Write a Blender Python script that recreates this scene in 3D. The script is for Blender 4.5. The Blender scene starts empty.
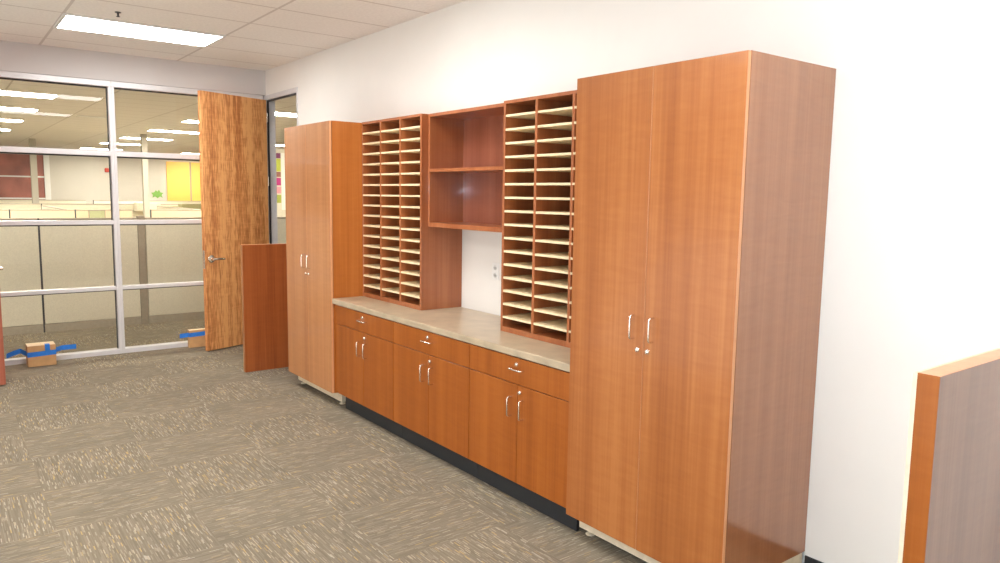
import bpy, bmesh, math, random
from mathutils import Vector, Matrix
random.seed(7)
S = bpy.context.scene
COL = S.collection
PI = math.pi

# ------------------------------------------------------------------ materials
def new_mat(name):
    m = bpy.data.materials.new(name); m.use_nodes = True
    nt = m.node_tree; b = nt.nodes['Principled BSDF']
    return m, nt, b
def nd(nt, t, **kw):
    n = nt.nodes.new(t)
    for k, v in kw.items(): setattr(n, k, v)
    return n
def lk(nt, a, b): nt.links.new(a, b)
def mth(nt, op, a, b=None, c=None):
    n = nd(nt, 'ShaderNodeMath', operation=op)
    for i, v in enumerate((a, b, c)):
        if v is None: continue
        if isinstance(v, (int, float)): n.inputs[i].default_value = v
        else: lk(nt, v, n.inputs[i])
    return n.outputs[0]
def ramp(nt, fac, stops, interp='LINEAR'):
    r = nd(nt, 'ShaderNodeValToRGB'); e = r.color_ramp.elements
    r.color_ramp.interpolation = interp
    while len(e) < len(stops): e.new(0.5)
    for i, (p, c) in enumerate(stops):
        e[i].position = p; e[i].color = (*c, 1)
    lk(nt, fac, r.inputs[0]); return r.outputs[0]
def mixc(nt, fac, a, b, mode='MIX'):
    n = nd(nt, 'ShaderNodeMix', data_type='RGBA', blend_type=mode)
    if isinstance(fac, (int, float)): n.inputs[0].default_value = fac
    else: lk(nt, fac, n.inputs[0])
    for i, v in ((6, a), (7, b)):
        if isinstance(v, tuple): n.inputs[i].default_value = (*v, 1)
        else: lk(nt, v, n.inputs[i])
    return n.outputs[2]
def plain(name, col, rough=0.5, metal=0.0, noise=0.06, nscale=30, spec=0.5):
    m, nt, b = new_mat(name)
    tc = nd(nt, 'ShaderNodeTexCoord'); nz = nd(nt, 'ShaderNodeTexNoise')
    nz.inputs['Scale'].default_value = nscale; nz.inputs['Detail'].default_value = 4
    lk(nt, tc.outputs['Object'], nz.inputs['Vector'])
    lo = tuple(c * (1 - noise) for c in col); hi = tuple(min(1, c * (1 + noise)) for c in col)
    lk(nt, ramp(nt, nz.outputs[0], [(0.3, lo), (0.7, hi)]), b.inputs['Base Color'])
    b.inputs['Roughness'].default_value = rough; b.inputs['Metallic'].default_value = metal
    b.inputs['Specular IOR Level'].default_value = spec
    return m
def emis(name, col, strength):
    m, nt, b = new_mat(name)
    b.inputs['Base Color'].default_value = (0.9, 0.9, 0.9, 1)
    b.inputs['Emission Color'].default_value = (*col, 1); b.inputs['Emission Strength'].default_value = strength
    return m
def wood(name, dark, mid, light, rough=0.3, grain=1.0, fig=0.5, coat=0.0, spec=0.5, zf=1.6):
    m, nt, b = new_mat(name)
    tc = nd(nt, 'ShaderNodeTexCoord'); oi = nd(nt, 'ShaderNodeObjectInfo')
    off = nd(nt, 'ShaderNodeVectorMath', operation='ADD')
    cmb = nd(nt, 'ShaderNodeCombineXYZ')
    for i in range(3): lk(nt, mth(nt, 'MULTIPLY', oi.outputs['Random'], 17.0 + 9 * i), cmb.inputs[i])
    lk(nt, tc.outputs['Object'], off.inputs[0]); lk(nt, cmb.outputs[0], off.inputs[1])
    def nz(sc, scale, detail, dist=0.0):
        mp = nd(nt, 'ShaderNodeMapping'); mp.inputs['Scale'].default_value = sc
        lk(nt, off.outputs[0], mp.inputs['Vector'])
        n = nd(nt, 'ShaderNodeTexNoise'); n.inputs['Scale'].default_value = scale
        n.inputs['Detail'].default_value = detail; n.inputs['Distortion'].default_value = dist
        lk(nt, mp.outputs[0], n.inputs['Vector']); return n.outputs[0]
    broad = nz((11, 11, 0.25), 1.0, 3, 0.2)
    fine = nz((95, 95, zf), 1.0, 5)
    ribbon = nz((5, 5, 26), 1.0, 4, 1.2)
    f = mth(nt, 'MULTIPLY_ADD', fine, 0.45 * grain, mth(nt, 'MULTIPLY', broad, 0.75))
    f = mth(nt, 'MULTIPLY_ADD', ribbon, 0.28 * fig, f)
    mean = 0.5 * (0.45 * grain + 0.75 + 0.28 * fig)
    lk(nt, ramp(nt, f, [(mean - 0.17, dark), (mean, mid), (mean + 0.17, light)]), b.inputs['Base Color'])
    b.inputs['Roughness'].default_value = rough
    b.inputs['Specular IOR Level'].default_value = spec
    b.inputs['Coat Weight'].default_value = coat; b.inputs['Coat Roughness'].default_value = 0.09
    return m

M = {}
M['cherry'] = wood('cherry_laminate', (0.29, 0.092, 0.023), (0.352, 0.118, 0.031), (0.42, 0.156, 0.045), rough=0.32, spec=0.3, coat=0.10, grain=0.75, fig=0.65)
M['cherry_lit'] = wood('cherry_lit_side', (0.38, 0.115, 0.022), (0.46, 0.145, 0.030), (0.53, 0.18, 0.042), rough=0.34, spec=0.3, grain=0.75, fig=0.5)  # same cherry, brightened in colour for the light on the far side panel
M['cherry_far_sheen'] = wood('cherry_far_sheen_laminate', (0.38, 0.145, 0.048), (0.445, 0.185, 0.066), (0.51, 0.225, 0.086), rough=0.32, spec=0.35, coat=0.45, grain=0.75, fig=0.8)  # same cherry, far doors' sheen painted in as a lighter, bluer tone
M['cherry_side_sheen'] = wood('cherry_side_sheen_laminate', (0.30, 0.110, 0.041), (0.355, 0.136, 0.054), (0.405, 0.165, 0.068), rough=0.3, spec=0.4, coat=1.0, grain=0.75, fig=0.9)  # bluish base colour paints in part of the sheen
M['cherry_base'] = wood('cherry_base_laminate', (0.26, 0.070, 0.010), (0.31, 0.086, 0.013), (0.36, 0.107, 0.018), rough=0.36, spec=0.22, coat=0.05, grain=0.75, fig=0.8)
M['cherry_hutch'] = wood('cherry_hutch_laminate', (0.30, 0.090, 0.030), (0.355, 0.113, 0.039), (0.41, 0.142, 0.052), rough=0.3, spec=0.4, coat=0.5)
M['cherry_back_sheen'] = wood('cherry_shelf_back_sheen', (0.25, 0.074, 0.036), (0.295, 0.092, 0.048), (0.34, 0.115, 0.062), rough=0.3, spec=0.4, coat=0.8)  # blue raised in the colour to imitate sheen on the shelf back
M['cherry_shaded'] = wood('cherry_shaded_interior', (0.070, 0.019, 0.017), (0.095, 0.026, 0.022), (0.125, 0.036, 0.029), rough=0.34)  # recess shade deepened in the wood colour of the backs
M['cherry_edge_lit'] = wood('cherry_edgeband_lit', (0.62, 0.28, 0.13), (0.70, 0.33, 0.16), (0.76, 0.38, 0.19), rough=0.35, grain=0.6)  # edges lightened in colour to look lit
M['door_shaded'] = wood('shaded_reddish_door', (0.34, 0.10, 0.06), (0.42, 0.13, 0.08), (0.48, 0.16, 0.10), rough=0.4)  # shade on the left door put into this reddish colour
M['cherry_red'] = wood('cherry_red_panel', (0.25, 0.062, 0.016), (0.33, 0.088, 0.022), (0.40, 0.115, 0.03), rough=0.32)
M['oak'] = wood('oak_door', (0.44, 0.155, 0.045), (0.68, 0.29, 0.10), (0.82, 0.42, 0.16), rough=0.42, grain=2.0, fig=0.7, zf=7.0)
M['maple'] = plain('maple_shelf', (0.80, 0.66, 0.42), 0.45, noise=0.06)
M['raw_wood'] = plain('raw_plywood', (0.72, 0.62, 0.46), 0.6, noise=0.08)
M['counter'] = plain('taupe_laminate', (0.43, 0.345, 0.24), 0.30, noise=0.13, nscale=9)
M['black'] = plain('black_vinyl', (0.018, 0.02, 0.024), 0.5)
M['chrome'] = plain('brushed_nickel', (0.82, 0.80, 0.76), 0.2, 1.0, noise=0.03)
M['alu'] = plain('painted_aluminium', (0.72, 0.72, 0.74), 0.35, 0.15, noise=0.02)
M['gasket'] = plain('dark_gasket', (0.05, 0.05, 0.055), 0.6)
M['frame_grey'] = plain('grey_frame', (0.62, 0.61, 0.62), 0.4, noise=0.03)
M['white_plastic'] = plain('white_plastic', (0.80, 0.80, 0.78), 0.4, noise=0.02)
M['socket_grey'] = plain('socket_grey', (0.60, 0.60, 0.58), 0.4, noise=0.02)
M['cardboard'] = plain('cardboard', (0.56, 0.33, 0.15), 0.75, noise=0.1, nscale=14)
M['cardboard_top'] = plain('pale_cardboard', (0.80, 0.64, 0.42), 0.75, noise=0.05)
M['tape'] = plain('blue_tape', (0.02, 0.20, 0.72), 0.55, noise=0.1)
M['cubicle'] = plain('cubicle_fabric', (0.72, 0.67, 0.53), 0.85, noise=0.05, nscale=60)
M['cubicle_peach'] = plain('peach_fabric', (0.72, 0.57, 0.38), 0.85, noise=0.05, nscale=60)
M['cubicle_post'] = plain('taupe_post', (0.34, 0.29, 0.22), 0.6)
M['rail'] = plain('taupe_rail', (0.40, 0.35, 0.27), 0.6)
M['wall'] = plain('warm_white_paint', (0.80, 0.782, 0.745), 0.6, noise=0.015, nscale=3, spec=0.3)
M['wall_grey'] = plain('header_paint', (0.64, 0.62, 0.62), 0.65, noise=0.015, nscale=3, spec=0.3)
M['office_wall'] = plain('office_wall_paint', (0.57, 0.54, 0.48), 0.7, noise=0.02, nscale=2)
M['maroon'] = plain('maroon_glass', (0.36, 0.12, 0.09), 0.35, noise=0.4, nscale=1.2)
M['yellow'] = plain('yellow_laminate', (0.93, 0.53, 0.115), 0.5, noise=0.03)
M['green'] = plain('green_paper', (0.20, 0.42, 0.09), 0.6)
M['olive'] = plain('olive_laminate', (0.27, 0.25, 0.12), 0.6)
M['pale_green'] = plain('pale_green_fabric', (0.42, 0.44, 0.24), 0.7)
M['red'] = plain('red_plastic', (0.50, 0.05, 0.03), 0.4)
M['white'] = plain('white_board', (0.88, 0.86, 0.78), 0.5, noise=0.02)
M['column'] = plain('column_paint', (0.46, 0.43, 0.36), 0.7, noise=0.02)
for n, c in dict(paper_magenta=(0.5, 0.05, 0.22), paper_lime=(0.5, 0.55, 0.08), paper_plum=(0.22, 0.06, 0.14), paper_pink=(0.75, 0.32, 0.36), paper_olive=(0.36, 0.40, 0.08), paper_brown=(0.3, 0.14, 0.1)).items():
    M[n] = plain(n, c, 0.6)
M['lens'] = emis('lamp_lens', (1.0, 0.98, 0.955), 21.5)
M['lens_office'] = emis('office_lamp_lens', (1.0, 0.93, 0.80), 76.0)

M['lens_fill'] = emis('fill_lamp_lens', (1.0, 0.93, 0.80), 56.0)  # glow of the added, unseen lights outside the glass
def glass_mat():
    m, nt, b = new_mat('clear_glass'); nt.nodes.remove(b)
    out = nt.nodes['Material Output']
    t = nd(nt, 'ShaderNodeBsdfTransparent'); t.inputs[0].default_value = (0.95, 0.955, 0.94, 1)
    g = nd(nt, 'ShaderNodeBsdfGlossy'); g.inputs['Roughness'].default_value = 0.01
    fr = nd(nt, 'ShaderNodeFresnel'); fr.inputs[0].default_value = 1.45
    mx = nd(nt, 'ShaderNodeMixShader'); lk(nt, fr.outputs[0], mx.inputs[0])
    lk(nt, t.outputs[0], mx.inputs[1]); lk(nt, g.outputs[0], mx.inputs[2])
    lk(nt, mx.outputs[0], out.inputs[0]); return m
M['glass'] = glass_mat()

def carpet_mat():
    m, nt, b = new_mat('carpet_tile')
    geo = nd(nt, 'ShaderNodeNewGeometry'); sp = nd(nt, 'ShaderNodeSeparateXYZ'); lk(nt, geo.outputs['Position'], sp.inputs[0])
    T = 0.61
    u = mth(nt, 'DIVIDE', mth(nt, 'ADD', sp.outputs[0], 3.02 + T * 60), T)
    v = mth(nt, 'DIVIDE', mth(nt, 'ADD', sp.outputs[1], 2.02 + T * 60), T)
    iu = mth(nt, 'FLOOR', u); iv = mth(nt, 'FLOOR', v)
    par = mth(nt, 'MODULO', mth(nt, 'ADD', iu, iv), 2.0)
    def sel(a, c):   # par==0 -> a ; par==1 -> c
        return mth(nt, 'ADD', mth(nt, 'MULTIPLY', a, mth(nt, 'SUBTRACT', 1.0, par)), mth(nt, 'MULTIPLY', c, par))
    along = mth(nt, 'MULTIPLY', sel(sp.outputs[0], sp.outputs[1]), 1.0)
    across = sel(sp.outputs[1], sp.outputs[0])
    def wn(x, y):
        c = nd(nt, 'ShaderNodeCombineXYZ')
        for i, q in enumerate((x, y)):
            if isinstance(q, (int, float)): c.inputs[i].default_value = q
            else: lk(nt, q, c.inputs[i])
        n = nd(nt, 'ShaderNodeTexWhiteNoise', noise_dimensions='2D'); lk(nt, c.outputs[0], n.inputs['Vector']); return n.outputs['Value']
    def dashes(width, length):
        row = mth(nt, 'FLOOR', mth(nt, 'DIVIDE', across, width))
        o = wn(row, mth(nt, 'ADD', mth(nt, 'MULTIPLY', iu, 3.0), iv))
        cell = mth(nt, 'FLOOR', mth(nt, 'ADD', mth(nt, 'DIVIDE', along, length), mth(nt, 'MULTIPLY', o, 7.0)))
        return wn(row, mth(nt, 'ADD', cell, mth(nt, 'MULTIPLY', o, 91.0)))
    r1 = dashes(0.0050, 0.045); r2 = dashes(0.0045, 0.16)
    base = ramp(nt, r2, [(0.0, (0.175, 0.147, 0.109)), (0.5, (0.210, 0.179, 0.133)), (1.0, (0.245, 0.209, 0.158))])
    # tiles laid lengthwise show bright flecks, the turned ones are calmer
    thr = mth(nt, 'ADD', r1, mth(nt, 'MULTIPLY', par, -0.06))
    fleck = ramp(nt, thr, [(0.0, (0.0, 0.0, 0.0)), (0.78, (0.45, 0.45, 0.45)), (0.92, (0.9, 0.9, 0.9))], 'CONSTANT')
    fc = ramp(nt, mth(nt, 'FRACT', mth(nt, 'MULTIPLY', r1, 57.0)), [(0, (0.50, 0.43, 0.31)), (0.6, (0.56, 0.39, 0.15)), (0.78, (0.52, 0.475, 0.39))], 'CONSTANT')
    col = mixc(nt, mth(nt, 'MULTIPLY', fleck, 0.62), base, fc)
    big = nd(nt, 'ShaderNodeTexNoise'); big.inputs['Scale'].default_value = 2.5; lk(nt, geo.outputs['Position'], big.inputs['Vector'])
    col = mixc(nt, 1.0, col, ramp(nt, big.outputs[0], [(0.3, (0.92, 0.92, 0.92)), (0.7, (1.06, 1.05, 1.03))]), 'MULTIPLY')
    lk(nt, col, b.inputs['Base Color']); b.inputs['Roughness'].default_value = 0.95
    b.inputs['Specular IOR Level'].default_value = 0.1
    bp = nd(nt, 'ShaderNodeBump'); bp.inputs['Strength'].default_value = 0.25; bp.inputs['Distance'].default_value = 0.003
    lk(nt, r1, bp.inputs['Height']); lk(nt, bp.outputs[0], b.inputs['Normal'])
    return m
M['carpet'] = carpet_mat()

def ceiling_mat():
    m, nt, b = new_mat('ceiling_tile')
    geo = nd(nt, 'ShaderNodeNewGeometry'); sp = nd(nt, 'ShaderNodeSeparateXYZ'); lk(nt, geo.outputs['Position'], sp.inputs[0])
    def line(c, off, T, w):
        f = mth(nt, 'FRACT', mth(nt, 'DIVIDE', mth(nt, 'ADD', c, off + T * 60), T))
        d = mth(nt, 'MINIMUM', f, mth(nt, 'SUBTRACT', 1.0, f))
        return mth(nt, 'LESS_THAN', d, w / T / 2)
    g = mth(nt, 'MAXIMUM', line(sp.outputs[0], 5.035, 0.61, 0.022), line(sp.outputs[1], 0.925, 1.22, 0.022))
    nz = nd(nt, 'ShaderNodeTexNoise'); nz.inputs['Scale'].default_value = 45; nz.inputs['Detail'].default_value = 5
    lk(nt, geo.outputs['Position'], nz.inputs['Vector'])
    c = ramp(nt, nz.outputs[0], [(0.3, (0.82, 0.795, 0.755)), (0.7, (0.90, 0.875, 0.83))])
    lk(nt, mixc(nt, g, c, (0.64, 0.60, 0.56)), b.inputs['Base Color'])
    b.inputs['Roughness'].default_value = 0.85
    return m
M['ceiling'] = ceiling_mat()

# ------------------------------------------------------------------ mesh helpers
def bx(bm, x0, x1, y0, y1, z0, z1, bev=0.0, seg=1):
    vs = [bm.verts.new((x, y, z)) for x in (x0, x1) for y in (y0, y1) for z in (z0, z1)]
    q = [(0, 1, 3, 2), (4, 6, 7, 5), (0, 4, 5, 1), (2, 3, 7, 6), (0, 2, 6, 4), (1, 5, 7, 3)]
    fs = [bm.faces.new([vs[i] for i in f]) for f in q]
    if bev:
        es = list({e for f in fs for e in f.edges})
        bmesh.ops.bevel(bm, geom=es, offset=bev, segments=seg, affect='EDGES', profile=0.5)
def tube(bm, pts, r, n=10, cap=True):
    pts = [Vector(p) for p in pts]; rings = []
    for i, p in enumerate(pts):
        d = (pts[min(i + 1, len(pts) - 1)] - pts[max(i - 1, 0)]).normalized()
        a = d.orthogonal().normalized() if i == 0 else (prev - prev.dot(d) * d).normalized()
        prev = a; b = d.cross(a)
        rings.append([bm.verts.new(p + r * (math.cos(2 * PI * k / n) * a + math.sin(2 * PI * k / n) * b)) for k in range(n)])
    for A, B in zip(rings, rings[1:]):
        for k in range(n): bm.faces.new((A[k], A[(k + 1) % n], B[(k + 1) % n], B[k]))
    if cap:
        bm.faces.new(rings[0][::-1]); bm.faces.new(rings[-1])
def lathe(bm, prof, origin, axis, n=20):
    """prof: (distance along axis, radius)"""
    d = Vector(axis).normalized(); a = d.orthogonal().normalized(); b = d.cross(a); o = Vector(origin)
    rings = [[bm.verts.new(o + d * t + r * (math.cos(2 * PI * k / n) * a + math.sin(2 * PI * k / n) * b)) for k in range(n)] for t, r in prof]
    for A, B in zip(rings, rings[1:]):
        for k in range(n): bm.faces.new((A[k], A[(k + 1) % n], B[(k + 1) % n], B[k]))
    bm.faces.new(rings[0][::-1]); bm.faces.new(rings[-1])
def prism(bm, poly, y0, y1):
    """extrude an x-z outline along y"""
    A = [bm.verts.new((x, y0, z)) for x, z in poly]; B = [bm.verts.new((x, y1, z)) for x, z in poly]
    bm.faces.new(A); bm.faces.new(B[::-1]); n = len(poly)
    for i in range(n): bm.faces.new((A[i], B[i], B[(i + 1) % n], A[(i + 1) % n]))

def obj(name, bm, mat, parent=None, base=None, smooth=False):
    """link one mesh; with base given the geometry is in world units and moved to be relative to base"""
    bmesh.ops.recalc_face_normals(bm, faces=bm.faces[:])
    if base is not None: bmesh.ops.translate(bm, verts=bm.verts[:], vec=-Vector(base))
    me = bpy.data.meshes.new(name); bm.to_mesh(me); bm.free()
    me.materials.append(mat)
    if smooth:
        for p in me.polygons: p.use_smooth = True
        try: me.set_sharp_from_angle(angle=math.radians(40))
        except Exception: pass
    o = bpy.data.objects.new(name, me); COL.objects.link(o)
    if parent is not None: o.parent = parent
    elif base is not None: o.location = base
    return o
def box(name, d, mat, parent=None, base=None, bev=0.0, seg=1):
    bm = bmesh.new(); bx(bm, *d, bev=bev, seg=seg); return obj(name, bm, mat, parent, base)
def thing(name, label, cat, loc=(0, 0, 0), rz=0.0, group=None):
    o = bpy.data.objects.new(name, None); COL.objects.link(o); o.empty_display_size = 0.1
    o.location = loc; o.rotation_euler = (0, 0, rz); o['label'] = label; o['category'] = cat
    if group: o['group'] = group
    return o
def tag(o, label, cat, group=None):
    o['label'] = label; o['category'] = cat
    if group: o['group'] = group
    return o
def struct(o): o['kind'] = 'structure'; return o
def sempty(name, loc, rz=0.0):
    o = bpy.data.objects.new(name, None); COL.objects.link(o); o.location = loc; o.rotation_euler = (0, 0, rz); o.empty_display_size = 0.1
    return struct(o)
def copy_tree(o, parent=None):
    c = o.copy(); COL.objects.link(c); c.parent = parent
    for ch in list(o.children): copy_tree(ch, c)
    return c

# ------------------------------------------------------------------ dimensions (metres)
XG = -6.70           # glass wall plane
ZC = 3.02            # ceiling
ROOM_X1, ROOM_Y0 = 4.6, -6.6
TW, TD, TH = 0.914, 0.616, 2.223
XF0, XF1 = -4.535, -3.633
ZT = 0.113           # underside of tall cabinets
YB = -0.605          # base cabinet fronts
YH, YM = -0.345, -0.291
XH1, XM = -2.742, -1.824

# ------------------------------------------------------------------ the room
struct(box('floor', (-28.2, ROOM_X1 + 0.1, -14, 16, -0.12, 0), M['carpet']))
struct(box('ceiling', (-28.2, ROOM_X1 + 0.1, -14, 16, ZC, ZC + 0.12), M['ceiling']))
OX0, OX1, OZ = -6.62, -5.745, 2.70      # door opening in the cabinet wall
bm = bmesh.new()
bx(bm, OX1, ROOM_X1 + 0.1, 0, 0.09, 0, ZC)
bx(bm, XG - 0.06, OX1, 0, 0.09, 2.745, ZC)
struct(obj('wall_right', bm, M['wall']))
struct(box('wall_back', (XG - 0.06, XG + 0.05, ROOM_Y0, 0.0, 2.752, ZC), M['wall_grey']))
struct(box('wall_left', (XG - 0.06, ROOM_X1 + 0.1, ROOM_Y0 - 0.12, ROOM_Y0, 0, ZC), M['wall']))
struct(box('wall_front', (ROOM_X1, ROOM_X1 + 0.12, ROOM_Y0, 0, 0, ZC), M['wall']))
# cove base along the cabinet wall, right of the tall cabinet
bm = bmesh.new(); bx(bm, 0.003, 0.755, -0.008, 0, 0.0, 0.097, bev=0.002); bx(bm, 0.83, ROOM_X1, -0.008, 0, 0.0, 0.097, bev=0.002)
struct(obj('baseboard_right', bm, M['black']))

# glazed wall: two bays of window
def glazed_bay(name, y0, y1, left_post=True, right_post=True):
    o = sempty(name, (XG, (y0 + y1) / 2, 0)); b = (XG, (y0 + y1) / 2, 0)
    xs = (XG - 0.05, XG + 0.045)
    def fr(nm, *d):
        box(nm, d, M['alu'], o, b, bev=0.003)
    fr('head_rail', *xs, y0, y1, 2.694, 2.75)
    fr('sill_rail', *xs, y0, y1, 0.0, 0.050)
    for z0, z1 in ((2.014, 2.066), (1.332, 1.374), (0.664, 0.700)):
        fr('transom', *xs, y0 + 0.028, y1 - 0.028, z0, z1)
    if left_post: fr('mullion', *xs, y0, y0 + 0.028, 0.050, 2.694)
    if right_post: fr('mullion', *xs, y1 - 0.028, y1, 0.050, 2.694)
    bm = bmesh.new()
    for z0, z1 in ((2.066, 2.694), (1.374, 2.014), (0.700, 1.332), (0.050, 0.664)):
        for a in (y0 + 0.028, y1 - 0.036): bx(bm, XG - 0.03, XG + 0.0, a, a + 0.008, z0, z1)
        bx(bm, XG - 0.03, XG + 0.0, y0 + 0.036, y1 - 0.036, z1 - 0.012, z1)
    obj('gasket', bm, M['gasket'], o, b)
    for z0, z1 in ((2.066, 2.682), (1.374, 2.002), (0.700, 1.320), (0.050, 0.652)):
        bm = bmesh.new()
        vs = [bm.verts.new((XG - 0.012, y, z)) for y, z in ((y0 + 0.03, z0), (y1 - 0.03, z0), (y1 - 0.03, z1), (y0 + 0.03, z1))]
        bm.faces.new(vs); obj('glass_pane', bm, M['glass'], o, b)
    return o
glazed_bay('window_1', -2.92, -1.557)
glazed_bay('window_2', -1.557, -0.03)
# solid wall on the far left beyond the left door
bm = bmesh.new(); bx(bm, XG - 0.06, XG + 0.05, ROOM_Y0, -3.98, 0, 2.752)
struct(obj('trim_1', bm, M['wall_grey']))
# door frame in the corner
bm = bmesh.new()
bx(bm, XG - 0.05, OX0, -0.028, 0.095, 0, 2.695, bev=0.003)           # corner jamb
bx(bm, OX1 - 0.004, OX1 + 0.014, -0.012, 0.093, 0, 2.695, bev=0.003)      # jamb by the cabinets
bx(bm, XG - 0.05, OX1 + 0.014, -0.012, 0.095, 2.695, 2.748, bev=0.003)
struct(obj('trim_2', bm, M['frame_grey']))
bm = bmesh.new(); bx(bm, OX0, OX0 + 0.008, 0.0, 0.02, 0, 2.69); bx(bm, OX0, OX1 - 0.01, 0.0, 0.02, 2.680, 2.695)
struct(obj('trim_3', bm, M['gasket']))

# ------------------------------------------------------------------ oak doors with levers
def lever_set(parent, x, z, side, toward):
    """rose, neck and lever on the face at y = side*0.0225, lever pointing along x*toward"""
    bm = bmesh.new(); y = side * 0.0225
    lathe(bm, [(0, 0.040), (0.007, 0.040), (0.013, 0.034), (0.016, 0.019), (0.045, 0.014), (0.054, 0.014)], (x, y, z), (0, side, 0), 24)
    yy = y + side * 0.052
    pts = [(x - 0.006 * toward, yy - side * 0.004, z), (x + 0.012 * toward, yy + side * 0.004, z + 0.001), (x + 0.04 * toward, yy + side * 0.006, z + 0.002),
           (x + 0.08 * toward, yy + side * 0.003, z), (x + 0.125 * toward, yy - side * 0.004, z - 0.004), (x + 0.140 * toward, yy - side * 0.016, z - 0.005)]
    tube(bm, pts, 0.012, 12)
    return obj('lever_handle', bm, M['chrome'], parent, smooth=True)
def door_leaf(name, hinge, ang, width, height, mat, lz=0.978):
    """leaf runs along local -x from the hinge at the origin"""
    o = sempty(name, (*hinge, 0), ang)
    bm = bmesh.new(); bx(bm, -width, 0, -0.0225, 0.0225, 0.012, height, bev=0.002); obj('door_leaf', bm, mat, o)
    lever_set(o, -width + 0.07, lz, -1, 1); lever_set(o, -width + 0.07, lz, 1, 1)
    bm = bmesh.new(); bx(bm, -width - 0.0015, -width + 0.001, -0.013, 0.013, 0.88, 1.07); obj('latch_plate', bm, M['chrome'], o)
    for z in (0.25, 1.0, 1.75, 2.45):
        bm = bmesh.new(); lathe(bm, [(0, 0.007), (0.1, 0.007)], (0.006, -0.026, z), (0, 0, 1), 10); obj('hinge', bm, M['chrome'], o)
    return o
door_leaf('door_1', (-6.585, -0.035), math.atan2(-0.035 + 0.825, -6.585 + 6.265), math.hypot(0.79, 0.32), 2.69, M['oak'])
# its angle: local -x must point from hinge to the free edge
dl = bpy.data.objects['door_1']; dl.rotation_euler[2] = math.atan2(-0.825 + 0.035, -6.265 + 6.585) + PI
door_leaf('door_2', (-6.63, -2.93), math.atan2(-2.638 + 2.93, -5.79 + 6.63) + PI, 0.888, 2.69, M['door_shaded'], 1.0)
bm = bmesh.new(); bx(bm, XG - 0.05, XG + 0.045, -2.975, -2.92, 0, 2.752, bev=0.003); bx(bm, XG - 0.05, XG + 0.045, -3.98, -3.93, 0, 2.752, bev=0.003)
bx(bm, XG - 0.05, XG + 0.045, -3.93, -2.975, 2.70, 2.752, bev=0.003)
struct(obj('trim_4', bm, M['alu']))

# ------------------------------------------------------------------ cabinet hardware
def pull_v(parent, base, x, y, z0, z1):
    bm = bmesh.new(); r = 0.0042; s = 0.030; c = 0.011
    pts = [(x, y, z0)]
    pts += [(x, y - s + c - c * math.sin(a), z0 + c - c * math.cos(a)) for a in [PI / 2 * k / 4 for k in range(5)]]
    pts += [(x, y - s + c - c * math.cos(a), z1 - c + c * math.sin(a)) for a in [PI / 2 * k / 4 for k in range(5)]]
    pts += [(x, y, z1)]
    tube(bm, pts, r, 10); return obj('handle', bm, M['chrome'], parent, base, smooth=True)
def pull_h(parent, base, x0, x1, y, z):
    bm = bmesh.new(); r = 0.0042; s = 0.030; c = 0.011
    pts = [(x0, y, z)]
    pts += [(x0 + c - c * math.cos(a), y - s + c - c * math.sin(a), z) for a in [PI / 2 * k / 4 for k in range(5)]]
    pts += [(x1 - c + c * math.sin(a), y - s + c - c * math.cos(a), z) for a in [PI / 2 * k / 4 for k in range(5)]]
    pts += [(x1, y, z)]
    tube(bm, pts, r, 10); return obj('handle', bm, M['chrome'], parent, base, smooth=True)
def cam_lock(parent, base, x, y, z):
    bm = bmesh.new(); lathe(bm, [(0, 0.0115), (0.004, 0.0115), (0.006, 0.0095), (0.009, 0.009), (0.0105, 0.006)], (x, y, z), (0, -1, 0), 18)
    bx(bm, x - 0.001, x + 0.001, y - 0.0125, y - 0.0100, z - 0.0045, z + 0.0045)
    return obj('lock', bm, M['chrome'], parent, base, smooth=True)

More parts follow.
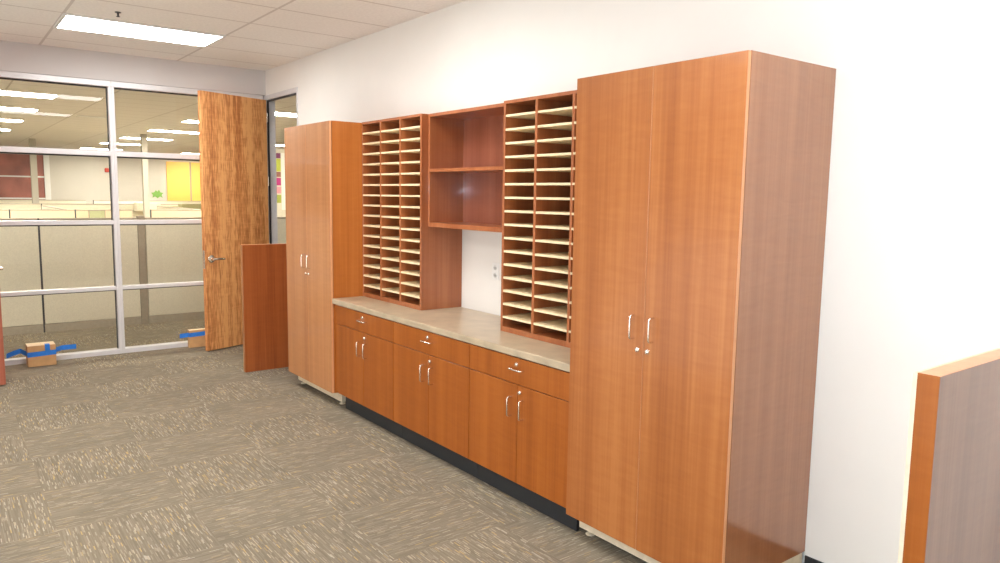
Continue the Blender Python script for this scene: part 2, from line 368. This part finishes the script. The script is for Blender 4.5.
# ------------------------------------------------------------------ tall cabinets
def tall_cabinet(x0, x1, seam, label):
    b = ((x0 + x1) / 2, -TD / 2, 0); t = thing('tall_cabinet', label, 'cabinet', b, group='tall storage cabinets')
    yb = -TD + 0.021; W = M['cherry']; pt = 0.019
    box('side_panel', (x0, x0 + pt, yb, -0.002, ZT, TH), W, t, b, bev=0.001)
    box('side_panel', (x1 - pt, x1, yb, -0.002, ZT, TH), M['cherry_side_sheen'] if x1 > -1 else M['cherry_lit'], t, b, bev=0.001)
    box('top_panel', (x0 + pt, x1 - pt, yb, -0.002, TH - pt, TH), W, t, b)
    box('bottom_panel', (x0 + pt, x1 - pt, yb, -0.002, ZT, ZT + pt), W, t, b)
    box('back_panel', (x0 + pt, x1 - pt, -0.010, -0.002, ZT + pt, TH - pt), M['cherry_shaded'], t, b)
    for k, (a, c) in enumerate(((x0 + 0.001, seam - 0.0018), (seam + 0.0018, x1 - 0.001))):
        d = box('door', (a, c, -TD, -TD + 0.0185, ZT + 0.002, TH - 0.002), W if x1 > -1 else M['cherry_far_sheen'], t, b, bev=0.0012)
        box('edge_band', ((c - 0.0005, c + 0.0008, -TD + 0.001, -TD + 0.0175, ZT + 0.004, TH - 0.004)), M['cherry_edge_lit'], d, b)
        hx = seam - 0.054 if k == 0 else seam + 0.054
        pull_v(d, b, hx, -TD, 1.066, 1.170)
        cam_lock(d, b, seam - 0.030 if k == 0 else seam + 0.026, -TD, 1.019)
    # raw plinth frame standing on levelling feet
    pl = bmesh.new()
    bx(pl, x0 + 0.012, x1 - 0.001, -0.533, -0.514, 0.030, ZT, bev=0.001)
    bx(pl, x0 + 0.012, x0 + 0.03, -0.514, -0.02, 0.030, ZT); bx(pl, x1 - 0.019, x1 - 0.001, -0.514, -0.02, 0.030, ZT)
    obj('plinth', pl, M['raw_wood'], t, b)
    for fx in (x0 + 0.06, x1 - 0.06):
        for fy in (-0.50, -0.07):
            bm = bmesh.new(); lathe(bm, [(0, 0.024), (0.006, 0.024), (0.010, 0.010), (0.032, 0.010)], (fx, fy, 0), (0, 0, 1), 14)
            obj('levelling_foot', bm, M['raw_wood'] if fy < -0.3 else M['black'], t, b, smooth=True)
    return t
tall_cabinet(-TW, 0.0, -TW / 2 + 0.004, 'tall cherry two-door cabinet at the near right end of the run, closest and largest')
tall_cabinet(XF0, XF1, -4.08, 'tall cherry two-door cabinet at the far left end of the run, by the oak door')

# ------------------------------------------------------------------ base cabinets
def base_cabinet(x0, x1, seam, label, filler=None):
    b = ((x0 + x1) / 2, -0.3, 0); t = thing('base_cabinet', label, 'cabinet', b, group='base cabinets under the counter')
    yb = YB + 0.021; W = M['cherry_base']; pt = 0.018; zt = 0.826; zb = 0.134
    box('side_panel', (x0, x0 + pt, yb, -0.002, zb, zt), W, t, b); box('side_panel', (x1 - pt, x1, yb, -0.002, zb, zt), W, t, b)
    box('bottom_panel', (x0 + pt, x1 - pt, yb, -0.002, zb, zb + pt), W, t, b)
    box('back_panel', (x0 + pt, x1 - pt, -0.010, -0.002, zb + pt, zt), M['cherry_shaded'], t, b)
    box('front_rail', (x0 + pt, x1 - pt, yb, yb + 0.018, 0.66, 0.70), W, t, b)
    for k, (a, c) in enumerate(((x0 + 0.0012, seam - 0.0014), (seam + 0.0014, x1 - 0.0012))):
        d = box('door', (a, c, YB, YB + 0.0185, zb + 0.002, 0.6775), W, t, b, bev=0.0012)
        pull_v(d, b, seam - 0.052 if k == 0 else seam + 0.050, YB, 0.500, 0.604)
        if k == 1: cam_lock(d, b, seam + 0.020, YB, 0.640)
    d = box('drawer', (x0 + 0.0012, x1 - 0.0012, YB, YB + 0.0185, 0.6815, 0.823), W, t, b, bev=0.0012)
    pull_h(d, b, seam - 0.052, seam + 0.052, YB, 0.763); cam_lock(d, b, seam - 0.010, YB, 0.788)
    box('toe_kick', (x0, x1, -0.535, -0.520, 0.0, zb), M['black'], t, b)
    if filler: box('filler_strip', (filler[0], filler[1], yb - 0.002, yb + 0.016, zb, zt), W, t, b)
    return t
base_cabinet(-3.56, -2.672, -3.112, 'cherry base cabinet beside the far tall cabinet, below the left mail sorter', filler=(XF1 + 0.001, -3.561))
base_cabinet(-2.670, -1.775, -2.222, 'middle cherry base cabinet, below the open shelf unit and blank wall')
base_cabinet(-1.773, -0.918, -1.325, 'cherry base cabinet beside the near tall cabinet, below the right mail sorter')
bm = bmesh.new(); bx(bm, XF1 + 0.001, -TW - 0.001, -0.609, -0.002, 0.8275, 0.8685, bev=0.005, seg=2)
tag(obj('countertop', bm, M['counter'], None, (-2.27, -0.3, 0.8275)), 'long taupe laminate countertop lying on the three base cabinets', 'countertop')

# ------------------------------------------------------------------ mail sorters
ZK = 0.8695
def mail_sorter(x0, x1, divs, extra, label):
    b = ((x0 + x1) / 2, YH / 2, ZK); t = thing('mail_sorter', label, 'mail sorter', b, group='mail sorters on the counter')
    zt = 2.226; W = M['cherry_hutch']; lw = 0.020
    box('side_panel', (x0, x0 + lw, YH, -0.002, ZK, zt), W, t, b, bev=0.0008); box('side_panel', (x1 - lw, x1, YH, -0.002, ZK, zt), W, t, b, bev=0.0008)
    box('top_panel', (x0 + lw, x1 - lw, YH, -0.002, zt - 0.018, zt), W, t, b)
    box('bottom_panel', (x0 + lw, x1 - lw, YH, -0.002, ZK, ZK + 0.030), W, t, b)
    box('back_panel', (x0 + lw, x1 - lw, -0.010, -0.002, ZK + 0.03, zt - 0.018), M['cherry_shaded'], t, b)
    for dx in divs: box('divider', (dx - 0.010, dx + 0.010, YH, -0.010, ZK + 0.030, zt - 0.018), W, t, b)
    edges = [x0 + lw] + [e for dx in divs for e in (dx - 0.010, dx + 0.010)] + [x1 - lw]
    for c in range(len(divs) + 1):
        a, e = edges[2 * c] + 0.0005, edges[2 * c + 1] - 0.0005
        a2 = a - (0.0045 if c in extra else 0)
        proto = None
        for k in range(16):
            z = 2.139 - k * (2.139 - 0.957) / 15
            if proto is None:
                bm = bmesh.new(); bx(bm, a, e, YH + 0.001, -0.0105, z - 0.0065, z + 0.0065)
                if a2 < a: bx(bm, a2, a, YH - 0.0012, YH + 0.01, z - 0.0065, z + 0.0065)
                proto = obj('shelf', bm, M['maple'], t, b)
            else:
                s = proto.copy(); COL.objects.link(s); s.parent = t; s.location.z = z - 2.139
    return t
mail_sorter(XF1 + 0.001, XH1, (-3.331, -3.037), (0,), 'cherry pigeonhole mail sorter standing left of the open shelves, against far tall cabinet')
mail_sorter(XM, -TW - 0.001, (-1.526, -1.225), (2,), 'cherry pigeonhole mail sorter standing right of the open shelves, against near tall cabinet')

# ------------------------------------------------------------------ open shelf unit between the sorters
b = ((XH1 + XM) / 2, YM / 2, 1.456)
t = thing('wall_shelf', 'open cherry shelf unit hung between the two mail sorters, its shelves empty', 'shelf unit', b)
x0, x1 = XH1 + 0.001, XM - 0.001; zt = 2.226; W = M['cherry_hutch']
box('side_panel', (x0, x0 + 0.019, YM, -0.002, 1.456, zt), W, t, b, bev=0.0008); box('side_panel', (x1 - 0.019, x1, YM, -0.002, 1.456, zt), W, t, b, bev=0.0008)
box('top_panel', (x0 + 0.019, x1 - 0.019, YM, -0.002, zt - 0.021, zt), W, t, b, bev=0.0008)
box('shelf', (x0 + 0.019, x1 - 0.019, YM, -0.012, 1.832, 1.854), W, t, b, bev=0.0008)
box('shelf', (x0 + 0.019, x1 - 0.019, YM, -0.002, 1.456, 1.486), W, t, b, bev=0.0008)
box('back_panel', (x0 + 0.019, x1 - 0.019, -0.012, -0.002, 1.486, zt - 0.021), M['cherry_back_sheen'], t, b)

# outlet on the blank wall
b = (-2.335, 0, 1.165); t = thing('wall_outlet', 'white duplex outlet on the blank wall behind the counter', 'outlet', b)
box('cover_plate', (-2.372, -2.298, -0.006, 0, 1.107, 1.223), M['white_plastic'], t, b, bev=0.002)
for z in (1.140, 1.190):
    bm = bmesh.new(); lathe(bm, [(0, 0.0165), (0.003, 0.0165), (0.004, 0.015)], (-2.335, -0.006, z), (0, -1, 0), 18)
    r = obj('receptacle', bm, M['socket_grey'], t, b, smooth=True)
    bm = bmesh.new()
    for dx in (-0.006, 0.006): bx(bm, -2.335 + dx - 0.0012, -2.335 + dx + 0.0012, -0.0106, -0.0098, z - 0.005, z + 0.005)
    obj('slot', bm, M['gasket'], r, b)

# ------------------------------------------------------------------ wing panels standing out from the wall
def wing_panel(x0, x1, y0, h, label, mats):
    b = ((x0 + x1) / 2, y0 / 2, 0); t = thing('wing_panel', label, 'panel', b, group='cherry wing panels')
    box('core_panel', (x0, x1, y0 + 0.0012, -0.001, 0.0, h - 0.0012), mats[0], t, b)
    box('end_edge', (x0 + 0.0005, x1 - 0.0005, y0, y0 + 0.0012, 0.0, h), mats[1], t, b)
    box('top_edge', (x0 + 0.0005, x1 - 0.0005, y0 + 0.0012, -0.001, h - 0.0012, h), mats[2], t, b)
    box('backing_sheet', (x0 - 0.014, x0 - 0.0005, y0 + 0.004, -0.001, 0.0, h - 0.003), M['raw_wood'], t, b)
    return t
wing_panel(0.760, 0.820, -0.833, 1.197, 'thick cherry panel at the right edge of the photo, standing alone beside bare wall', (M['cherry_side_sheen'], M['cherry_base'], M['cherry_edge_lit']))
wing_panel(-5.205, -5.155, -0.79, 1.194, 'reddish cherry panel between the oak door and the far tall cabinet', (M['cherry_red'], M['cherry'], M['cherry_edge_lit']))

# ------------------------------------------------------------------ cardboard boxes with blue tape
def carton(x, y0, y1, d, h, label, tails, strip):
    b = (x - d / 2, (y0 + y1) / 2, 0); t = thing('cardboard_box', label, 'box', b, group='cardboard boxes on the carpet')
    bm = bmesh.new(); bx(bm, x - d, x, y0, y1, 0.001, h, bev=0.002); obj('carton', bm, M['cardboard'], t, b)
    bm = bmesh.new(); bx(bm, x - d + 0.002, x - 0.002, y0 + 0.002, (y0 + y1) / 2 - 0.001, h + 0.0002, h + 0.003); bx(bm, x - d + 0.002, x - 0.002, (y0 + y1) / 2 + 0.001, y1 - 0.002, h + 0.0002, h + 0.003)
    obj('flap', bm, M['cardboard_top'], t, b)
    bm = bmesh.new(); e = 0.0012; n = 10
    def ribbon(pts, w):
        A = [bm.verts.new((px, py, pz - w / 2)) for px, py, pz in pts]; B = [bm.verts.new((px, py, pz + w / 2)) for px, py, pz in pts]
        for i in range(len(pts) - 1): bm.faces.new((A[i], A[i + 1], B[i + 1], B[i]))
    zc = 0.118 if h > 0.197 else 0.140
    ribbon(tails[0] + [(x - d * 0.5, y0 - e, zc), (x + e, y0 - e, zc), (x + e, y1 + e, zc + 0.008), (x - d * 0.5, y1 + e, zc + 0.008)] + tails[1], 0.047)
    if strip:
        ys = (strip[0], strip[1])
        vs = [bm.verts.new((x + 0.0016, y, z)) for y, z in ((ys[0], zc), (ys[1], zc), (ys[1], h + 0.0045), (ys[0], h + 0.0045))]; bm.faces.new(vs)
        ws = [bm.verts.new((x - 0.06, y, h + 0.0045)) for y in (ys[1], ys[0])]; bm.faces.new((vs[3], vs[2], ws[0], ws[1]))
    obj('blue_tape', bm, M['tape'], t, b)
    return t
carton(-6.46, -2.40, -2.168, 0.17, 0.199, 'cardboard box with long blue tape tails on the carpet by the left glass pane',
       ([(-6.635, -2.556, 0.095), (-6.625, -2.50, 0.120), (-6.62, -2.445, 0.136)], [(-6.62, -2.10, 0.130), (-6.63, -1.975, 0.128)]), (-2.258, -2.216))
carton(-6.57, -0.918, -0.70, 0.07, 0.188, 'cardboard box with blue tape on the carpet half behind the oak door',
       ([(-6.63, -1.0, 0.128), (-6.625, -0.96, 0.132)], [(-6.625, -0.66, 0.140), (-6.63, -0.62, 0.140)]), None)

# ------------------------------------------------------------------ ceiling fittings
def troffer(x0, x1, y0, y1, label, lens, group, cat='ceiling light'):
    b = ((x0 + x1) / 2, (y0 + y1) / 2, ZC); t = thing('ceiling_light', label, cat, b, group=group)
    bm = bmesh.new(); f = 0.022; z0, z1 = ZC - 0.012, ZC - 0.0005
    bx(bm, x0, x1, y0, y0 + f, z0, z1); bx(bm, x0, x1, y1 - f, y1, z0, z1)
    bx(bm, x0, x0 + f, y0 + f, y1 - f, z0, z1); bx(bm, x1 - f, x1, y0 + f, y1 - f, z0, z1)
    obj('frame', bm, M['white_plastic'], t, b)
    bm = bmesh.new(); bx(bm, x0 + f, x1 - f, y0 + f, y1 - f, ZC - 0.008, ZC - 0.001); obj('diffuser', bm, lens, t, b)
    return t
g = 'lit ceiling lights in this room'
troffer(-5.645, -5.035, -2.145, -0.925, 'lit rectangular ceiling light inside this room, above the glass wall', M['lens'], g)
for x in (-2.5, 0.6):
    for y in (-2.145, -4.6):
        if (x, y) in ((-2.5, -4.6),): pass
        troffer(x - 0.305, x + 0.305, y, y + 1.22, 'lit ceiling light behind the photographer or out of frame', M['lens'], 'ceiling lights out of frame')
bm = bmesh.new(); lathe(bm, [(0, 0.022), (0.005, 0.022), (0.008, 0.008), (0.03, 0.006), (0.032, 0.014), (0.035, 0.014)], (-4.73, -1.824, ZC), (0, 0, -1), 14)
tag(obj('sprinkler_head', bm, M['gasket'], None, (-4.73, -1.824, ZC), smooth=True), 'small dark sprinkler head in the ceiling beside the lit light', 'sprinkler')

# ------------------------------------------------------------------ the office beyond the glass
struct(box('wall_far', (-28.2, -28.0, -14, 16, 0, ZC), M['office_wall']))
struct(box('wall_office_left', (-28.2, XG - 0.06, -14.1, -14, 0, ZC), M['office_wall']))
struct(box('wall_office_right', (-28.2, ROOM_X1, 15.9, 16, 0, ZC), M['office_wall']))
struct(box('wall_office_end', (-1.0, -0.9, 0.09, 15.9, 0, ZC), M['office_wall']))

def partition(x, y0, y1, h, label, fab, group, along='y', post=True):
    L = y1 - y0; loc = (x, y0, 0) if along == 'y' else (y0, x, 0)
    t = thing('cubicle_partition', label, 'cubicle partition', loc, rz=0 if along == 'y' else -PI / 2, group=group)
    box('fabric_panel', (-0.022, 0.022, 0.008, L, 0.10, h - 0.022), fab, t, bev=0.004)
    box('base_rail', (-0.028, 0.028, 0.004, L, 0.0, 0.095), M['rail'], t)
    box('top_cap', (-0.026, 0.026, 0.004, L, h - 0.022, h), M['rail'], t, bev=0.004)
    if post: box('seam_post', (-0.018, 0.018, -0.012, 0.011, 0.0, h), M['gasket'], t)
    return t
g1 = 'cream cubicle partitions behind the glass'
partition(-8.42, -4.30, -3.192, 1.34, 'cream cubicle partition behind the glass, hidden past the left door', M['cubicle'], g1)
partition(-8.42, -3.18, -2.078, 1.34, 'cream cubicle partition behind the left glass bay, left of the dark seam', M['cubicle'], g1)
partition(-8.42, -2.065, -1.021, 1.34, 'cream cubicle partition behind the glass, between the dark seam and taupe post', M['cubicle'], g1)
tag(box('cubicle_post', (-8.452, -8.388, -1.02, -0.935, 0, 1.36), M['cubicle_post'], None, (-8.42, -0.98, 0)), 'taupe square post joining cubicle partitions behind the right glass bay', 'post')
partition(-8.42, -0.934, 0.258, 1.34, 'cream cubicle partition behind the right glass bay, right of the taupe post', M['cubicle'], g1, post=False)
partition(-8.42, 0.27, 1.40, 1.34, 'cream cubicle partition seen through the narrow doorway right of the oak door', M['cubicle'], g1)
g2 = 'far cubicle partitions in the open office'
rows = [(-14.5, [(-5.0, -3.1), (-3.08, -1.95), (-1.93, -0.90), (-0.88, 0.1), (0.45, 1.45), (1.47, 2.5), (2.52, 3.9)], 1.30, M['cubicle_peach']),
        (-19.0, [(-3.0, -1.0), (-0.98, 1.6), (1.62, 3.3), (3.32, 5.6)], 1.335, M['cubicle']),
        (-23.5, [(-3.0, 0.6), (0.8, 4.0), (4.02, 6.8)], 1.37, M['cubicle'])]
lab = [['peach second-row cubicle partition, farthest left', 'peach second-row cubicle partition at the left end of the left glass bay', 'peach second-row cubicle partition in the middle of the left glass bay', 'peach second-row cubicle partition just left of the glass mullion',
        'peach second-row cubicle partition just right of the glass mullion', 'peach second-row cubicle partition beside the oak door edge', 'peach second-row cubicle partition mostly hidden by the oak door'],
       ['cream third-row cubicle partition at the far left', 'cream third-row cubicle partition straddling the glass mullion', 'cream third-row cubicle partition below the column', 'cream third-row cubicle partition below the yellow panels'],
       ['rearmost cubicle partition below the maroon window', 'rearmost cubicle partition below the bare far wall', 'rearmost cubicle partition below the yellow panels']]
for (x, spans, h, fab), ls in zip(rows, lab):
    for (a, c), l in zip(spans, ls): partition(x, a, c, h, l, fab, g2)
for (y, xa, xb, h, l) in [(-1.0, -18.6, -14.9, 1.30, 'side-on cubicle partition running away behind the left glass bay'), (1.5, -18.6, -14.9, 1.30, 'side-on cubicle partition running away behind the right glass bay'),
                          (2.55, -18.0, -14.9, 1.32, 'side-on cubicle partition beside the oak door edge')]:
    partition(y, xa, xb, h, l, M['cubicle'], g2, along='x')

# square columns
tag(box('square_column', (-22.10, -21.95, -0.89, -0.74, 0, ZC - 0.001), M['column'], None, (-22.02, -0.815, 0)), 'slim pale square column in front of the maroon window', 'column', 'office columns')
tag(box('square_column', (-17.95, -17.80, 1.02, 1.14, 0, ZC - 0.001), M['column'], None, (-17.9, 1.08, 0)), 'slim pale square column in the open office, left of the green leaf cutout', 'column', 'office columns')
# maroon window on the far wall
o = sempty('window_3', (-27.98, -2.5, 1.95)); b = (-27.98, -2.5, 1.95)
box('window_frame', (-28.0, -27.93, 0.03, 0.20, 1.15, 2.95), M['white_plastic'], o, b)
for z in (1.33, 2.06, 2.82): box('window_frame', (-28.0, -27.95, -5.0, 0.03, z, z + 0.05), M['white_plastic'], o, b)
box('window_pane', (-28.0, -27.97, -5.0, 0.03, 1.2, 2.9), M['maroon'], o, b)
# fire alarm, yellow panels, leaf
tag(box('fire_alarm', (-28.0, -27.93, 1.88, 2.02, 2.30, 2.45), M['red'], None, (-27.97, 1.95, 2.37), bev=0.02), 'small red fire alarm high on the far office wall', 'alarm')
for a, c, l in ((3.94, 4.75, 'broad yellow wall panel on the far office wall, beside the leaf cutout'), (4.81, 5.75, 'yellow wall panel half hidden by the oak door edge')):
    o = tag(box('yellow_panel', (-27.998, -27.95, a, c, 0.0, 2.76), M['yellow'], None, (-27.97, (a + c) / 2, 0.0)), l, 'wall panel', 'yellow panels')
    box('gap_strip', (-27.998, -27.945, c, c + 0.055, 0.0, 2.76), M['cubicle_post'], o, (-27.97, (a + c) / 2, 0.0))  # dark strip standing in for the gap beside each panel
# fittings hung on the cubicle partitions
for y0, y1, z0, z1, m, l in ((1.02, 1.57, 1.16, 1.37, 'cubicle', 'cream overhead cabinet on the third-row partitions beside the glass mullion'),
                             (1.62, 2.02, 1.16, 1.29, 'olive', 'olive overhead cabinet on the third-row partitions below the leaf cutout'),
                             (2.08, 2.75, 1.20, 1.35, 'olive', 'long olive overhead cabinet on the third-row partitions below the yellow panels')):
    t = thing('overhead_cabinet', l, 'cabinet', (-18.9, (y0 + y1) / 2, z0), group='overhead cabinets in the open office'); b = (-18.9, (y0 + y1) / 2, z0)
    box('carcass', (-18.9775, -18.62, y0, y1, z0, z1), M[m], t, b, bev=0.006); box('flap_door', (-18.62, -18.605, y0 + 0.008, y1 - 0.008, z0 + 0.008, z1 - 0.008), M[m], t, b, bev=0.003)
b = (-14.46, -0.52, 1.10); t = thing('framed_panel', 'small dark-framed green panel on the second-row partition left of the mullion', 'panel', b)
box('panel_face', (-14.472, -14.462, -0.65, -0.39, 1.08, 1.275), M['pale_green'], t, b)
for d in ((-0.665, -0.65, 1.065, 1.29), (-0.39, -0.375, 1.065, 1.29), (-0.65, -0.39, 1.065, 1.08), (-0.65, -0.39, 1.275, 1.29)):
    box('frame_bar', (-14.475, -14.455, *d), M['cubicle_post'], t, b)
bm = bmesh.new()
leaf = [(3.60, 1.40), (3.52, 1.47), (3.42, 1.42), (3.45, 1.52), (3.38, 1.60), (3.49, 1.62), (3.55, 1.70), (3.60, 1.64), (3.66, 1.72), (3.70, 1.62), (3.81, 1.60), (3.74, 1.52), (3.78, 1.42), (3.68, 1.47)]
A = [bm.verts.new((-27.985, y, z)) for y, z in leaf]; B = [bm.verts.new((-28.0, y, z)) for y, z in leaf]
bm.faces.new(A); n = len(leaf)
for i in range(n): bm.faces.new((A[i], A[(i + 1) % n], B[(i + 1) % n], B[i]))
tag(obj('leaf_cutout', bm, M['green'], None, (-27.99, 3.6, 1.55)), 'green leaf-shaped paper cutout on the far wall left of the yellow panels', 'cutout')
# pinned papers and white board seen through the narrow doorway
b = (-13.0, 2.6, 0)
t = thing('notice_board', 'narrow pale notice board seen through the doorway right of the oak door', 'board', b)
box('board', (-13.03, -12.99, 2.40, 2.75, 1.15, 2.55), M['cubicle'], t, b)
box('board_leg', (-13.03, -12.99, 2.42, 2.46, 0, 1.15), M['rail'], t, b); box('board_leg', (-13.03, -12.99, 2.69, 2.73, 0, 1.15), M['rail'], t, b)
for z0, z1, m, l in ((2.36, 2.46, 'paper_plum', 'plum'), (2.10, 2.35, 'paper_lime', 'lime green'), (1.99, 2.09, 'paper_brown', 'brown'), (1.82, 1.97, 'paper_magenta', 'magenta'), (1.66, 1.79, 'paper_pink', 'pink'), (1.47, 1.63, 'paper_olive', 'olive green')):
    tag(box('pinned_flyer', (-12.989, -12.985, 2.47, 2.575, z0, z1), M[m], None, (-12.987, 2.52, z0)), l + ' flyer pinned on the narrow board seen through the doorway', 'flyer', 'flyers on the narrow board')
tag(box('white_banner', (-12.989, -12.983, 2.585, 2.68, 1.33, 2.47), M['white'], None, (-12.986, 2.63, 1.33)), 'bright white vertical banner beside the flyers, seen through the doorway', 'banner')

# office ceiling lights
g3 = 'lit ceiling lights in the open office'
rowsL = [('left', -2.72, -1.50, [(-11.05, 'nearest'), (-13.5, 'second'), (-16.1, 'third'), (-19.0, 'fourth')]),
         ('middle', 0.88, 2.10, [(-13.5, 'second'), (-16.4, 'third'), (-19.5, 'fourth'), (-22.4, 'fifth'), (-26.0, 'rearmost')]),
         ('middle', 1.35, 2.57, [(-10.9, 'nearest')]), ('right', 4.10, 5.30, [(-19.2, 'nearer'), (-26.4, 'rear')])]
for y in (-4.2, -1.6, 1.2): troffer(-7.72, -7.50, y, y + 1.22, 'added ceiling light brightening the partitions from just outside the glass, out of sight', M['lens_fill'], 'added fill lights outside the glass')  # unseen lights added to brighten the near partition faces
for side, a, c, xs in rowsL:
    for x, w in xs:
        troffer(x - 0.28, x + 0.28, a, c, '%s lit light of the %s ceiling row in the office beyond the glass' % (w, side), M['lens_office'], g3)
tag(box('air_diffuser', (-14.12, -13.9, -0.84, -0.30, ZC - 0.012, ZC - 0.0005), M['white_plastic'], None, (-14.0, -0.57, ZC)), 'pale slot air diffuser in the office ceiling left of the glass mullion', 'diffuser')

# ------------------------------------------------------------------ lights, world, camera
def area(name, loc, target, sx, sy, power, col):
    l = bpy.data.lights.new(name, 'AREA'); l.shape = 'RECTANGLE'; l.size = sx; l.size_y = sy; l.energy = power; l.color = col
    o = bpy.data.objects.new(name, l); COL.objects.link(o); o.location = loc
    o.rotation_euler = (Vector(target) - Vector(loc)).to_track_quat('-Z', 'Y').to_euler(); return o
area('left_fill', (-2.8, -6.45, 1.5), (-3.0, -2.0, 2.6), 6.5, 2.0, 40, (0.92, 0.96, 1.0))  # added fill lamp at the left wall; no window there
area('ceiling_fill', (-1.6, -4.8, 0.5), (-1.6, -3.0, 3.0), 5.6, 2.4, 120, (1.0, 0.97, 0.93))  # added upward lamp imitating bounce from a sunlit floor, brightens the ceiling
area('daylight_behind', (4.5, -4.2, 1.5), (0, -2.6, 1.9), 2.4, 1.9, 40, (0.80, 0.94, 1.0))  # area lamp added for daylight assumed from behind; no door here
area('camera_flash', (1.62, -3.0, 1.76), (1.0, -0.3, 1.1), 0.10, 0.06, 32, (0.56, 0.78, 1.0))
w = bpy.data.worlds.new('World'); S.world = w; w.use_nodes = True
w.node_tree.nodes['Background'].inputs[0].default_value = (0.9, 0.93, 1.0, 1); w.node_tree.nodes['Background'].inputs[1].default_value = 0.3

cam = bpy.data.cameras.new('Camera'); co = bpy.data.objects.new('Camera', cam); COL.objects.link(co)
R_ = Vector((0.60522762, 0.79591354, 0.01487177)); U_ = Vector((-0.10033223, 0.05773496, 0.99327746)); F_ = Vector((-0.78970436, 0.60265107, -0.11479857))
mw = Matrix((R_, U_, -F_)).transposed().to_4x4(); mw.translation = Vector((1.6752, -3.0234, 1.6765))
co.matrix_world = mw
cam.sensor_fit = 'HORIZONTAL'; cam.sensor_width = 36.0; cam.lens = 740.7953 * 36.0 / 1000.0; cam.clip_start = 0.02; cam.clip_end = 100
S.camera = co
S.view_settings.view_transform = 'Standard'; S.view_settings.look = 'None'
S.view_settings.exposure = 0.0; S.view_settings.gamma = 1.0
S.cycles.max_bounces = 10; S.cycles.diffuse_bounces = 5; S.cycles.transparent_max_bounces = 12
